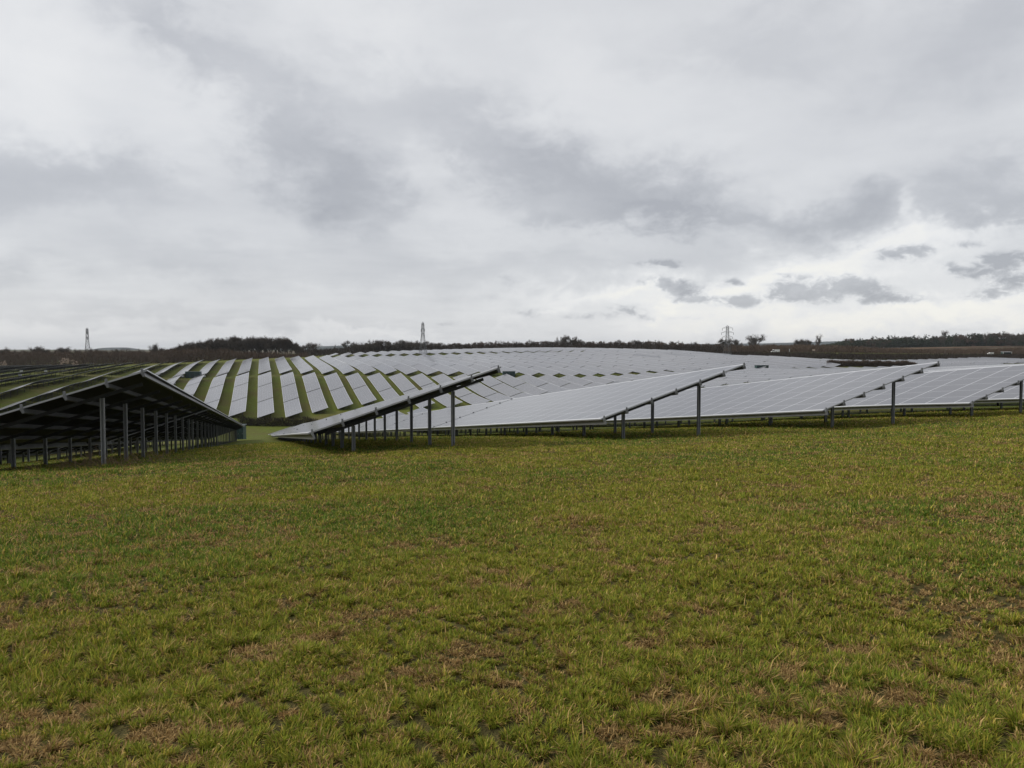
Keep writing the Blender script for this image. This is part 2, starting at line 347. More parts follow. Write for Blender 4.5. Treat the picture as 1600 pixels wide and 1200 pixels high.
# ------------------------------------------------------------------ object helpers
def link(name, me, parent=None, loc=None):
    o = bpy.data.objects.new(name, me); COL.objects.link(o)
    if parent: o.parent = parent
    if loc is not None: o.location = loc
    return o
def thing(name, label, cat, loc=(0, 0, 0), rz=0, group=None):
    o = link(name, None, None, loc); o.rotation_euler = (0, 0, rz); o.empty_display_size = .3
    return tag(o, label, cat, group)
def tag(o, label, cat, group=None, kind=None):
    o['label'] = label; o['category'] = cat
    if group: o['group'] = group
    if kind: o['kind'] = kind
    return o
def struct(o): o['kind'] = 'structure'; return o
class MB:
    def __init__(s): s.v = []; s.f = []; s.mi = []
    def poly(s, pts, mi=0):
        b = len(s.v); s.v += [tuple(p) for p in pts]; s.f.append(tuple(range(b, b + len(pts)))); s.mi.append(mi)
    def box(s, c, size, mi=0, rot=None):
        hx, hy, hz = size[0] / 2, size[1] / 2, size[2] / 2
        b = len(s.v)
        for dx, dy, dz in ((-1, -1, -1), (1, -1, -1), (1, 1, -1), (-1, 1, -1), (-1, -1, 1), (1, -1, 1), (1, 1, 1), (-1, 1, 1)):
            p = Vector((dx * hx, dy * hy, dz * hz))
            if rot is not None: p = rot @ p
            s.v.append((c[0] + p.x, c[1] + p.y, c[2] + p.z))
        for f in ((0, 3, 2, 1), (4, 5, 6, 7), (0, 1, 5, 4), (1, 2, 6, 5), (2, 3, 7, 6), (3, 0, 4, 7)):
            s.f.append(tuple(b + i for i in f)); s.mi.append(mi)
    def loft(s, rings, mi=0, closed=True, caps=True):
        n = len(rings[0]); b = len(s.v)
        for r in rings: s.v += [tuple(p) for p in r]
        for i in range(len(rings) - 1):
            for j in range(n if closed else n - 1):
                k = (j + 1) % n
                s.f.append((b + i * n + j, b + i * n + k, b + (i + 1) * n + k, b + (i + 1) * n + j)); s.mi.append(mi)
        if caps:
            s.f.append(tuple(b + j for j in range(n))[::-1]); s.mi.append(mi)
            s.f.append(tuple(b + (len(rings) - 1) * n + j for j in range(n))); s.mi.append(mi)
    def bar(s, a, c, r0, r1=None, n=4, mi=0):
        a = Vector(a); c = Vector(c); r1 = r0 if r1 is None else r1
        d = (c - a)
        if d.length < 1e-6: return
        d.normalize(); u = d.orthogonal().normalized(); w = d.cross(u)
        ring = lambda o, r: [o + (u * math.cos(2 * math.pi * k / n) + w * math.sin(2 * math.pi * k / n)) * r for k in range(n)]
        s.loft([ring(a, r0), ring(c, r1)], mi)
    def mesh(s, name, mats, smooth=False):
        me = bpy.data.meshes.new(name); me.from_pydata(s.v, [], s.f)
        for m in (mats if isinstance(mats, (list, tuple)) else [mats]): me.materials.append(m)
        if any(s.mi): me.polygons.foreach_set('material_index', s.mi)
        if smooth: me.polygons.foreach_set('use_smooth', [True] * len(s.f))
        me.update(); return me
    def build(s, name, mats, parent=None, loc=None, smooth=False): return link(name, s.mesh(name, mats, smooth), parent, loc)
def big_mesh(name, V, faces_sizes, loops, mats, tint=None, mi=None, smooth=False):
    me = bpy.data.meshes.new(name)
    me.vertices.add(len(V)); me.vertices.foreach_set('co', np.ascontiguousarray(V, np.float32).ravel())
    me.loops.add(len(loops)); me.loops.foreach_set('vertex_index', np.ascontiguousarray(loops, np.int32))
    st = np.r_[0, np.cumsum(faces_sizes)[:-1]].astype(np.int32)
    me.polygons.add(len(faces_sizes)); me.polygons.foreach_set('loop_start', st)
    for m in mats: me.materials.append(m)
    if mi is not None: me.polygons.foreach_set('material_index', np.ascontiguousarray(mi, np.int32))
    if smooth: me.polygons.foreach_set('use_smooth', np.ones(len(faces_sizes), bool))
    if tint is not None:
        at = me.attributes.new('tint', 'FLOAT_COLOR', 'POINT')
        at.data.foreach_set('color', np.ascontiguousarray(tint, np.float32).ravel())
    me.update(calc_edges=True); me.validate()
    return me

# ------------------------------------------------------------------ ground
def terrain():
    front = np.linspace(R(-52), R(52), 520); rest = np.linspace(R(52), R(308), 160)[1:-1]
    ang = np.r_[front, rest]; rad = np.r_[0.6, np.geomspace(1.2, 12000, 235)]
    A, RR = np.meshgrid(ang, rad)
    X = RR * np.sin(A); Y = RR * np.cos(A); Z = H(X, Y)
    n = len(ang); m = len(rad)
    V = np.stack([X, Y, Z], -1).reshape(-1, 3); V = np.r_[V, [[0, 0, h1(0, 0)]]]
    i = np.arange(m - 1)[:, None]; j = np.arange(n)[None]; k = (j + 1) % n
    q = np.stack([i * n + j, (i + 1) * n + j, (i + 1) * n + k, i * n + k], -1).reshape(-1, 4)[:, ::-1]
    tri = np.stack([np.full(n, m * n), np.arange(n), (np.arange(n) + 1) % n], -1)[:, ::-1]
    loops = np.r_[q.ravel(), tri.ravel()]; sizes = np.r_[np.full(len(q), 4), np.full(n, 3)]
    struct(link('ground', big_mesh('ground', V, sizes, loops, [M['ground']], smooth=True)))
terrain()

def drape(name, pts_grid, material, lift):
    G = np.array(pts_grid); X, Y = G[..., 0], G[..., 1]; Z = H(X, Y) + lift
    a, b = X.shape
    V = np.stack([X, Y, Z], -1).reshape(-1, 3)
    i = np.arange(a - 1)[:, None]; j = np.arange(b - 1)[None]
    q = np.stack([i * b + j, (i + 1) * b + j, (i + 1) * b + j + 1, i * b + j + 1], -1).reshape(-1, 4)
    return struct(link(name, big_mesh(name, V, np.full(len(q), 4), q.ravel(), [material], smooth=True)))

def q_track(p): return 392 - .25 * min(max(p, -60), 150) if p < 150 else 354.5
drape('track', [[pq(p, q_track(p) - 1.2 + 2.6 * t) for t in (0, .5, 1)] for p in range(-170, 240, 6)], M['track'], .06)
drape('bare_field', [[ud(u, d) for u in range(1385, 1700, 15)] for d in (1050, 1080, 1120, 1160, 1200, 1240, 1280)], M['soil'], .6)

def far_hills():
    # long low downs on the skyline
    for (u0, u1, d, prof, th) in [(-400, 760, 7000, lambda u: 548.5 - 5.5 * math.exp(-((u - 180) / 40) ** 4) - 9 * math.exp(-((u - 560) / 70) ** 2) - 5 * math.exp(-((u - 470) / 50) ** 2), 2500),
                                  (900, 2100, 8200, lambda u: 545 - 7 - 5 * (1 / (1 + math.exp(-(u - 1240) / 60))) - 4 * math.exp(-((u - 1480) / 150) ** 2), 3000)]:
        us = np.linspace(u0, u1, 120); G = []
        for k, (f, dd) in enumerate([(0, -1200), (.35, -800), (.75, -400), (.95, -150), (1, 0), (.9, 500), (0, th)]):
            row = []
            for u in us:
                x, y = ud(u, d); sc = (d + dd) / d
                top = row_z(prof(u), d) + (fbm(np.array([u * .02]), np.array([d * .01]), 4)[0] - .5) * 6
                row.append((x * sc, y * sc, -30 + (top + 30) * f))
            G.append(row)
        G = np.array(G); a, b = G.shape[:2]
        i = np.arange(a - 1)[:, None]; j = np.arange(b - 1)[None]
        q = np.stack([i * b + j, i * b + j + 1, (i + 1) * b + j + 1, (i + 1) * b + j], -1).reshape(-1, 4)
        struct(link('hills', big_mesh('hills', G.reshape(-1, 3), np.full(len(q), 4), q.ravel(), [M['hill']], smooth=True)))
far_hills()

# ------------------------------------------------------------------ solar tables
TILT = R(17.8); SL = 6.2; DP = SL * math.cos(TILT); DZ = SL * math.sin(TILT)
HL = .65                                       # low edge above the ground
BAY = 3.66; PITCH_ROW = 10.0
NRM = np.array([-math.sin(TILT), 0, math.cos(TILT)])   # (across, along, up)
def row_p(k): return 1.23 + PITCH_ROW * (k - 2) - (.09 if k < 2 else 0)          # near row k (1 = leftmost one seen from its underside)
NEAR_Q0 = {-3: 22.0, -2: 22.2, -1: 22.4, 0: 22.6, 1: 22.7, 2: 23.1, 3: 24.6, 4: 25.3, 5: 27.4}
def P3(p, q, z): x, y = pq(p, q); return np.array([x, y, z])
def at_slope(p0, q, g, s, off=0.0):
    """point on the table: s metres up the slope, off metres along the normal; g = ground height there"""
    return P3(p0 + s * math.cos(TILT) + off * NRM[0], q, g + HL + s * math.sin(TILT) + off * NRM[2])
def ground_line(p0, qs):
    qs = np.asarray(qs, float)
    xs, ys = pq(p0 + DP / 2, qs); z = H(xs, ys, False)
    k = (p0 - 1.23) / PITCH_ROW + 2
    if -4.1 < k < 4.1 and abs(k - round(k)) < .03:      # the near rows are built dead straight down the slope
        st = -1.45 - .1085 * (qs - NEAR_Q0[round(k)]) - (.8 if k < .5 else 0)
        w = np.clip((qs - 105) / 45, 0, 1); w = w * w * (3 - 2 * w)
        z = st * (1 - w) + z * w
    return z
def slab_mesh(p0, qs, gs, org, name='panel_surface', th=.045):
    n = len(qs); V = []
    for q, g in zip(qs, gs):
        V += [at_slope(p0, q, g, 0) - org, at_slope(p0, q, g, SL) - org, at_slope(p0, q, g, SL, -th) - org, at_slope(p0, q, g, 0, -th) - org]
    f = []; mi = []; uv = []
    S = (0, SL, SL, 0)
    for i in range(n - 1):
        for a in range(4):
            b = (a + 1) % 4
            f.append((4 * i + a, 4 * i + b, 4 * i + 4 + b, 4 * i + 4 + a)); mi.append((0, 1, 2, 1)[a])
            uv += [(qs[i], S[a]), (qs[i], S[b]), (qs[i + 1], S[b]), (qs[i + 1], S[a])]
    for i, o in ((0, -1), (n - 1, 1)):
        f.append(tuple(4 * i + k for k in ((0, 1, 2, 3)[::-1] if o < 0 else (0, 1, 2, 3)))); mi.append(1)
        uv += [(qs[i], 0)] * 4
    me = bpy.data.meshes.new(name); me.from_pydata([tuple(v) for v in V], [], f)
    for m in ('panel', 'alu', 'back'): me.materials.append(M[m])
    me.polygons.foreach_set('material_index', mi)
    l = me.uv_layers.new(name='UVMap'); l.data.foreach_set('uv', np.array(uv, np.float32).ravel())
    me.update(); return me

def lipped_channel():
    w, d, t, lip = .112, .085, .013, .032
    prof = [(-w/2, 0), (-w/2 + lip, 0), (-w/2 + lip, t), (-w/2 + t, t), (-w/2 + t, d - t), (w/2 - t, d - t), (w/2 - t, t), (w/2 - lip, t), (w/2 - lip, 0), (w/2, 0), (w/2, d), (-w/2, d)]
    mb = MB(); n = len(prof); mb.v = [(a, b, 0) for a, b in prof] + [(a, b, 1) for a, b in prof]
    for j in range(n):
        k = (j + 1) % n; mb.f.append((j, k, n + k, n + j)); mb.mi.append(0)
    for o in (0, n):
        for q4 in ((0, 1, 2, 3), (0, 3, 4, 11), (4, 5, 10, 11), (5, 6, 9, 10), (6, 7, 8, 9)):
            g = tuple(o + a for a in q4); mb.f.append(g if o else g[::-1]); mb.mi.append(0)
    return mb.mesh('post', M['post'])
POST = lipped_channel(); POST_XY = []
S_BACK, S_FRONT = 4.76, 1.42
PUR = (.12, 1.033, 2.067, 3.1, 4.133, 5.167, 6.08)

def near_table(p0, q0, q1, label, group, boxes=False):
    nb = max(2, round((q1 - q0) / BAY)); qs = np.linspace(q0, q1, nb + 1)
    gs = ground_line(p0, qs); qc = (q0 + q1) / 2
    gc = float(ground_line(p0, [qc])[0]); org = P3(p0 + DP / 2, qc, gc)
    t = thing('solar_table', label, 'solar table', tuple(org), 0, group)
    link('panel_surface', slab_mesh(p0, qs, gs, org), t)
    ext = .10
    qe = np.r_[q0 - ext, qs[1:-1], q1 + ext]; ge = ground_line(p0, qe)
    for s in PUR:
        rings = []
        dp_ = -.24 if s == PUR[0] else -.17
        for q, g in zip(qe, ge):
            rings.append([at_slope(p0, q, g, s + a, b) - org for a, b in ((-.03, -.048), (.03, -.048), (.03, dp_), (-.03, dp_))])
        mb = MB(); mb.loft(rings)
        # clamp standing up from the purlin end, over the panel edge
        for q, g, sg in ((qe[0], ge[0], 1), (qe[-1], ge[-1], -1)):
            c = at_slope(p0, q + sg * .03, g, s, -.02) - org
            mb.box(c, (.05, .05, .17))
        mb.build('purlin', M['steel_light' if s == PUR[0] else 'steel'], t)
    qp = np.linspace(q0 + 1.1, q1 - 1.1, nb)
    gp = ground_line(p0, qp)
    xs, ys = zip(*[pq(p0 + S_BACK * math.cos(TILT), q) for q in qp]); gb = H(np.array(xs), np.array(ys))
    xs, ys = zip(*[pq(p0 + S_FRONT * math.cos(TILT), q) for q in qp]); gf = H(np.array(xs), np.array(ys))
    rz = TH
    for k, q in enumerate(qp):
        mb = MB(); rings = []
        for s in (.55, SL - .35):
            rings.append([at_slope(p0, q + a, gp[k], s, b) - org for a, b in ((-.022, -.173), (.022, -.173), (.022, -.27), (-.022, -.27))])
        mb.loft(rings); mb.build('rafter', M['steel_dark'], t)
        for s, g in ((S_BACK, gb[k]), (S_FRONT, gf[k])):
            top = at_slope(p0, q - .045, gp[k], s, -.27) - org
            base = g - .35 - org[2]
            if k < 8: POST_XY.append((top[0] + org[0], top[1] + org[1]))
            o = link('post', POST, t, (top[0], top[1], base)); o.rotation_euler = (0, 0, rz); o.scale = (1, 1, top[2] - base)
    if boxes:
        mb = MB(); c = at_slope(p0, q0 + .9, gs[0], S_BACK, -.95) - org
        mb.box(c, (.5, .3, .7), 0, Matrix.Rotation(TH, 3, 'Z')); mb.build('inverter_box', M['grey_box'], t)
    return t

def far_frame(p0, qs, gs, org):
    mb = MB(); n = len(qs)
    for s in (1.45, 4.95):
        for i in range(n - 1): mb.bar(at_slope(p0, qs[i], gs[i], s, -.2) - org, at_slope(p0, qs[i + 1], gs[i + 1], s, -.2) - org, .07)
        for i in range(0, n):
            g = gs[i]; q = qs[i] + (.8 if i == 0 else -.8 if i == n - 1 else 0)
            a = at_slope(p0, q, g, s, -.2) - org; b = P3(p0 + s * math.cos(TILT), q, g - .4) - org
            mb.bar(b, a, .08)
    for i in range(n):
        q = qs[i] + (.8 if i == 0 else -.8 if i == n - 1 else 0)
        mb.bar(at_slope(p0, q, gs[i], .5, -.2) - org, at_slope(p0, q, gs[i], 5.7, -.2) - org, .09)
    return mb
def far_geom(p0, q0, q1):
    nb = max(2, round((q1 - q0) / 8.0)); qs = np.linspace(q0, q1, nb + 1); return qs, ground_line(p0, qs)
def far_table(tb, label, group):
    p0, q0, q1 = tb['p'], tb['q0'], tb['q1']
    qs, gs = far_geom(p0, q0, q1)
    qc = (q0 + q1) / 2; org = P3(p0 + DP / 2, qc, float(ground_line(p0, [qc])[0]))
    t = thing('solar_table', label, 'solar table', tuple(org), 0, group)
    link('panel_surface', slab_mesh(p0, qs, gs, org), t)
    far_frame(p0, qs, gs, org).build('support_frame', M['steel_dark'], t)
    if tb.get('box'):
        mb = MB(); c = at_slope(p0, q0 + .6, gs[0], S_BACK, -1.0) - org
        mb.box(c, (1.15, .5, .8), 0, Matrix.Rotation(TH, 3, 'Z')); mb.build('inverter_box', M['grey_box'], t)
    return t

# ---- where the tables stand
TABLES = []
def split_row(p, q0, q1, L, gap, **kw):
    n = max(1, round((q1 - q0) / L)); l = (q1 - q0 + gap) / n
    for i in range(n): TABLES.append(dict(p=p, q0=q0 + i * l, q1=q0 + (i + 1) * l - gap, seg=i, nseg=n, **kw))
def low_start(p):
    if p < -15: return 296 - min(81, (-15 - p) * 1.8)
    return 296 if p < 12 else 300 + min(14, (p - 12) * .5) if p < 45 else 300 - min(40, (p - 45) * .45)
for k in range(-3, 42):
    p = row_p(k)
    q0 = NEAR_Q0.get(k, 28.4 + (k - 6) * 1.25)
    q1 = 136 if k < 2 else 150 if k == 2 else 165 if k == 3 else 190 if k < 6 else low_start(p) - 12 if p < 255 else 345
    split_row(p, q0, q1, 28.5, .35, block='near', row=k)
HP0 = -2.0                                                # hill rows have their own register
for k in range(-19, 42):
    p = HP0 + PITCH_ROW * k
    pb = low_start(p)
    if -120 < p < 262: split_row(p, pb, q_track(p) - 5, 32, .9, block='lower', row=k)
    q2 = 536 + min(26, max(0, p + 20) * .4) if p < 250 else 562 - (p - 250) * 1.1
    if p < -40: q2 = 545 + (p + 40) * .45
    if q2 - q_track(p) > 30: split_row(p, q_track(p) + 5, q2, 43, .9, block='upper', row=k)
    if 25 < p < 330:
        e = 585 + min(60, (p - 25) * .8) + 40 * math.exp(-((p - 190) / 70) ** 2)
        if p > 200: e = min(e, 700 - (p - 200) * .85)
        q3 = 583 if p < 250 else 583 - (p - 250) * 1.1
        if e - q3 > 20: split_row(p, q3, e, 60, .9, block='far', row=k)
for k in range(0, 16): split_row(388 + 10 * k, 402 + (0 if k % 3 else -6), 470, 34, .9, block='right', row=k)

split_row(1.23, 194, 221, 40, .9, block='near', row=2)
TABLES[-1]['seg'] = 5; TABLES[-1]['lone'] = True
def gone(tb):
    if tb['block'] not in ('upper', 'far'): return False
    x, y = pq(tb['p'] + 2.8, tb['q0'] * .5 + tb['q1'] * .5)
    return 800 + F * x / y > 1285
TABLES = [tb for tb in TABLES if not gone(tb)]

# ---- which of them the picture shows: rays from the eye against all panels
def visibility():
    V = []; Fc = []
    for tb in TABLES:
        qs, gs = far_geom(tb['p'], tb['q0'], tb['q1'])
        b = len(V)
        for q, g in zip(qs, gs): V += [tuple(at_slope(tb['p'], q, g, 0)), tuple(at_slope(tb['p'], q, g, SL))]
        for i in range(len(qs) - 1): Fc.append((b + 2 * i, b + 2 * i + 1, b + 2 * i + 3, b + 2 * i + 2))
        tb['qs'], tb['gs'] = qs, gs
    bv = BVHTree.FromPolygons(V, Fc)
    eye = Vector((0, 0, EYE))
    for tb in TABLES:
        vis = 0; tot = 0; us = []; vs = []
        for q in np.linspace(tb['q0'] + .3, tb['q1'] - .3, 12):
            g = float(np.interp(q, tb['qs'], tb['gs']))
            for s in (.1, 1.5, 3, 4.5, 6.0):
                P = Vector(at_slope(tb['p'], q, g, s, .01)); P2 = Vector(at_slope(tb['p'], q, g, s, -.06))
                tot += 1
                if P.y < 1: continue
                u = 800 + F * P.x / P.y; v = HOR - F * (P.z - EYE) / P.y
                us.append(u); vs.append(v)
                if u < 0 or u > 1600: continue
                for PP in (P, P2):
                    d = PP - eye; L = d.length; d.normalize()
                    hit = bv.ray_cast(eye, d, L - .02)
                    if hit[0] is None: vis += 1; break
        c = [at_slope(tb['p'], q, float(np.interp(q, tb['qs'], tb['gs'])), s) for q, s in ((tb['q0'], 0), (tb['q0'], SL), (tb['q1'], SL), (tb['q1'], 0))]
        pr = [(800 + F * a[0] / max(a[1], 1), HOR - F * (a[2] - EYE) / max(a[1], 1)) for a in c]
        area = abs(sum(pr[i][0] * pr[(i + 1) % 4][1] - pr[(i + 1) % 4][0] * pr[i][1] for i in range(4))) / 2 + 3
        tb['vis'] = vis / tot; tb['score'] = area * vis / tot
        tb['u'] = float(np.mean(us)) if us else 0; tb['v'] = float(np.mean(vs)) if vs else 0
visibility()
ORD = ['', 'first', 'second', 'third', 'fourth', 'fifth', 'sixth', 'seventh', 'eighth', 'ninth', 'tenth', 'eleventh', 'twelfth', 'thirteenth', 'fourteenth', 'fifteenth', 'sixteenth', 'seventeenth', 'eighteenth', 'nineteenth', 'twentieth']
def ordn(n): return ORD[n] if n < len(ORD) else f'{n}th'
CAB = [(302, 381, 'blue-green cabin'), (795, 381, 'middle green cabin'), (1190, 428, 'right-hand green cabin')]
CABP = [to_pq(*ud(u, d))[0] for u, d, _ in CAB]
def hill_label(tb):
    p = tb['p'] + DP / 2
    j = min(range(3), key=lambda i: abs(p - CABP[i]) + (0 if i < 2 else 20))
    dd = p - CABP[j]; n = int(abs(dd) / PITCH_ROW) + 1; side = 'right' if dd > 0 else 'left'
    row = f'{ordn(n)} row {side} of {CAB[j][2]}'
    i, m = tb['seg'], tb['nseg']
    if tb['block'] == 'lower':
        pos = (['lowest', 'middle', 'uppermost'][i] if m == 3 else 'lowest' if i == 0 else 'uppermost' if i == m - 1 else ordn(i + 1) + ' up') + ' below hill track'
    elif tb['block'] == 'upper':
        pos = f'{ordn(i + 1)} above hill track'
    else:
        pos = 'beyond crest track' + ('' if m == 1 else ', front' if i == 0 else ', back' if i == m - 1 else ', middle')
    return f'solar table, {row}, {pos}'
NEAR_ROW = {-3: 'fourth row hidden left of the underside row', -2: 'third row hidden left of the underside row', -1: 'second row hidden left of the underside row', 0: 'row behind the dark underside at left',
            1: 'leftmost row, seen from its dark underside', 2: 'centre row, seen edge on', 3: 'row with grey face just right of the edge-on row',
            4: 'second grey-faced row right of the edge-on row', 5: 'third grey-faced row right of the edge-on row'}
def near_label(tb):
    k = tb['row']; r = NEAR_ROW.get(k, f'{ordn(k - 2)} grey-faced row right of the edge-on row')
    i, m = tb['seg'], tb['nseg']
    if tb.get('lone'): return 'lone short solar table in the valley beyond the edge-on row, before the hedge'
    pos = 'nearest' if i == 0 else 'farthest' if i == m - 1 else ordn(i + 1)
    return f'{pos} table of the {r}'
LIM = 290
order = sorted(TABLES, key=lambda tb: -tb['score'])
for n, tb in enumerate(order): tb['own'] = n < LIM and tb['vis'] > 0
rest = MB(); rest_uv = []
for tb in TABLES:
    if tb['own']:
        if tb['block'] == 'near':
            if tb['row'] <= 8 and tb['q0'] < 140: near_table(tb['p'], tb['q0'], tb['q1'], near_label(tb), 'solar tables of the near field')
            else: far_table(tb, near_label(tb), 'solar tables of the near field')
        elif tb['block'] == 'right':
            far_table(tb, f'solar table beyond the dark hedge at right, {ordn(tb["row"] + 1)} row from the hedge, {["front", "back"][min(tb["seg"], 1)]}', 'solar tables beyond the hedge')
        else:
            tb['box'] = tb['seg'] == 0 and tb['block'] in ('upper',) and tb['row'] < 1 or tb['block'] == 'lower' and tb['seg'] == tb['nseg'] - 1 and tb['row'] < -3
            far_table(tb, hill_label(tb), 'solar tables on the far hill')
def rest_tables():
    V = []; L = []; S = []; mi = []; UV = []; SS = (0, SL, SL, 0)
    for tb in TABLES:
        if tb['own']: continue
        p0, qs, gs = tb['p'], tb['qs'], tb['gs']
        b = len(V)
        for q, g in zip(qs, gs): V += [at_slope(p0, q, g, 0), at_slope(p0, q, g, SL), at_slope(p0, q, g, SL, -.045), at_slope(p0, q, g, 0, -.045)]
        for i in range(len(qs) - 1):
            for a in range(4):
                c = (a + 1) % 4
                L += [b + 4 * i + a, b + 4 * i + c, b + 4 * i + 4 + c, b + 4 * i + 4 + a]; S.append(4); mi.append((0, 1, 2, 1)[a])
                UV += [(qs[i], SS[a]), (qs[i], SS[c]), (qs[i + 1], SS[c]), (qs[i + 1], SS[a])]
        for i in (0, len(qs) - 1):
            L += [b + 4 * i + k for k in range(4)]; S.append(4); mi.append(1); UV += [(qs[i], 0)] * 4
        fr = far_frame(p0, qs, gs, np.zeros(3)); b = len(V); V += [np.array(v) for v in fr.v]
        for f in fr.f: L += [b + k for k in f]; S.append(len(f)); mi.append(3); UV += [(0, 0)] * len(f)
    if not V: return
    me = big_mesh('distant_solar_tables', np.array(V), np.array(S), np.array(L), [M['panel'], M['alu'], M['back'], M['steel_dark']], mi=mi)
    l = me.uv_layers.new(name='UVMap')
    if len(l.data) == len(UV): l.data.foreach_set('uv', np.array(UV, np.float32).ravel())
    o = link('distant_solar_tables', me)
    tag(o, 'mass of distant solar tables filling the gaps of the hill rows', 'solar tables', None, 'stuff')
rest_tables()

# ------------------------------------------------------------------ grass
def grass():
    AW = R(41); r0, r1, rk = 2.3, 62.0, 4.5
    rr = np.geomspace(r0, r1, 400)
    rho = np.where(rr < rk, 1.0, (rk / rr) ** 2.05)
    pdf = rho * rr; cdf = np.r_[0, np.cumsum((pdf[1:] + pdf[:-1]) / 2 * np.diff(rr))]
    N = 1800000
    r = np.interp(RNG.random(N) * cdf[-1], cdf, rr); a = (RNG.random(N) * 2 - 1) * AW
    x = r * np.sin(a); y = r * np.cos(a)
    if POST_XY:                                             # rank grass the mower misses round the feet of the posts
        pp = np.array([a for a in POST_XY if math.hypot(*a) < 48]); k = 26
        ext = np.repeat(pp, k, 0) + RNG.normal(0, .10, (len(pp) * k, 2)); ne = len(ext)
        x[:ne] = ext[:, 0]; y[:ne] = ext[:, 1]; r[:ne] = np.hypot(x[:ne], y[:ne])
    else: ne = 0
    # tufts: pull blades together
    cs = np.where(RNG.random(N) < np.clip((r - 8) / 10, 0, 1), .27, .125)
    wx_ = x + (fbm(x * 1.7 + 5, y * 1.7 + 90, 2) - .5) * .3; wy_ = y + (fbm(x * 1.7 + 55, y * 1.7 + 9, 2) - .5) * .3
    jx = np.floor((wx_ * .8 + wy_ * .6) / cs); jy = np.floor((wy_ * .8 - wx_ * .6) / cs)
    hsh = lambda i, j, k: np.modf(np.abs(np.sin(i * 127.1 + j * 311.7 + k * 74.7) * 43758.5453))[0]
    ua = (jx + hsh(jx, jy, 1)) * cs; ub = (jy + hsh(jx, jy, 2)) * cs
    cx = ua * .8 - ub * .6 - (wx_ - x); cy = ua * .6 + ub * .8 - (wy_ - y)
    pull = .42 * (hsh(jx, jy, 3) > .35) * np.clip(1.2 - r / 30, .3, 1)
    x = x + (cx - x) * pull; y = y + (cy - y) * pull
    dry = fbm(x * 1.9 + 3.3, y * 2.5 + 9.1, 4); dry2 = fbm(x * 6.3 + 40, y * 6.3 + 11, 3); brd = fbm(x * .16 + 4, y * .2 + 44, 2)
    lush = fbm(x * .23 + 60, y * .23 + 30, 3)
    tall = fbm(x * 1.1 + 21, y * 1.1 + 77, 3)
    p, q = to_pq(x, y)
    under = np.clip((q - 22) / 4, 0, 1)
    D = np.clip((dry * .60 + dry2 * .62 + (brd - .5) * .22 - .685) * 5.5 + .06, 0, 1) * (1 - .6 * under)
    z = H(x, y)
    u = RNG.random(N); isdry = RNG.random(N) < (D * .75 + .20 + .36 * (hsh(jx, jy, 7) > .84))
    size = (1 + r / 26)
    ht = (.024 + .038 * RNG.random(N) ** 1.3) * (.45 + 1.1 * tall) * np.where(isdry, .95, 1.0) * size ** .2
    ht = ht * np.where((hsh(jx, jy, 5) > .94), 1.9, 1.0) * (1 - .2 * D)
    ht[:ne] *= 2.6
    stalk = (RNG.random(N) < .006) & isdry
    ht = np.where(stalk, ht * 2.2, ht)
    w = (.0012 + .0013 * RNG.random(N)) * (1 + r / 5.5)
    az = RNG.random(N) * 2 * np.pi
    ax_, ay_ = x - cx, y - cy
    az = np.where(RNG.random(N) < .6, np.arctan2(ay_, ax_) + RNG.normal(0, .5, N), az)
    lean = np.clip(RNG.normal(.75, .35, N), .1, 1.35) + np.where(isdry, .25, 0) + D * .15
    lean = np.clip(lean, .1, 1.45)
    dx, dy = np.cos(az), np.sin(az)
    face = az + np.pi / 2 + RNG.normal(0, .6, N)
    wx, wy = np.cos(face) * w, np.sin(face) * w
    l1, l2 = lean * .55, lean * 1.25
    m1x = x + dx * ht * .5 * np.sin(l1); m1y = y + dy * ht * .5 * np.sin(l1); m1z = z + ht * .5 * np.cos(l1)
    tx = m1x + dx * ht * .6 * np.sin(l2); ty = m1y + dy * ht * .6 * np.sin(l2); tz = m1z + ht * .6 * np.cos(l2)
    tz = np.maximum(tz, z + .006)
    zb = z - .012
    V = np.stack([np.stack([x - wx, y - wy, zb], 1), np.stack([x + wx, y + wy, zb], 1), np.stack([m1x + wx * .85, m1y + wy * .85, m1z], 1), np.stack([m1x - wx * .85, m1y - wy * .85, m1z], 1), np.stack([tx, ty, tz], 1)], 1)
    g1 = np.array([.076, .106, .010]); g2 = np.array([.178, .176, .024]); g3 = np.array([.040, .095, .014])
    d1 = np.array([.34, .235, .095]); d2 = np.array([.105, .060, .022]); yl = np.array([.25, .205, .035])
    c = g1 + (g2 - g1) * (u * .9)[:, None]
    lt = np.clip((lush - .42) * 5, 0, 1) * .6
    c = c * (1 - lt[:, None]) + g3 * lt[:, None]
    yy = (RNG.random(N) < .16)[:, None]
    c = np.where(yy, yl, c)
    cd = d1 + (d2 - d1) * RNG.random(N)[:, None]
    c = np.where(isdry[:, None], cd, c)
    c = c * (1.05 + 1.55 * RNG.random(N))[:, None]
    c = c * (1 - .15 * D)[:, None]
    T = np.ones((N, 5, 4), np.float32); T[:, :, :3] = c[:, None, :]
    T[:, 4, :3] *= 1.08
    o = np.arange(N)[:, None] * 5
    L = np.concatenate([o + np.array([[0, 1, 2, 3]]), o + np.array([[3, 2, 4]])], 1).ravel()
    S = np.tile([4, 3], N)
    me = big_mesh('grass', V.reshape(-1, 3), S, L, [M['blade']], tint=T.reshape(-1, 4))
    o = link('grass', me); tag(o, 'tussocky pasture grass with brown dead patches across the foreground', 'grass', None, 'stuff')
grass()

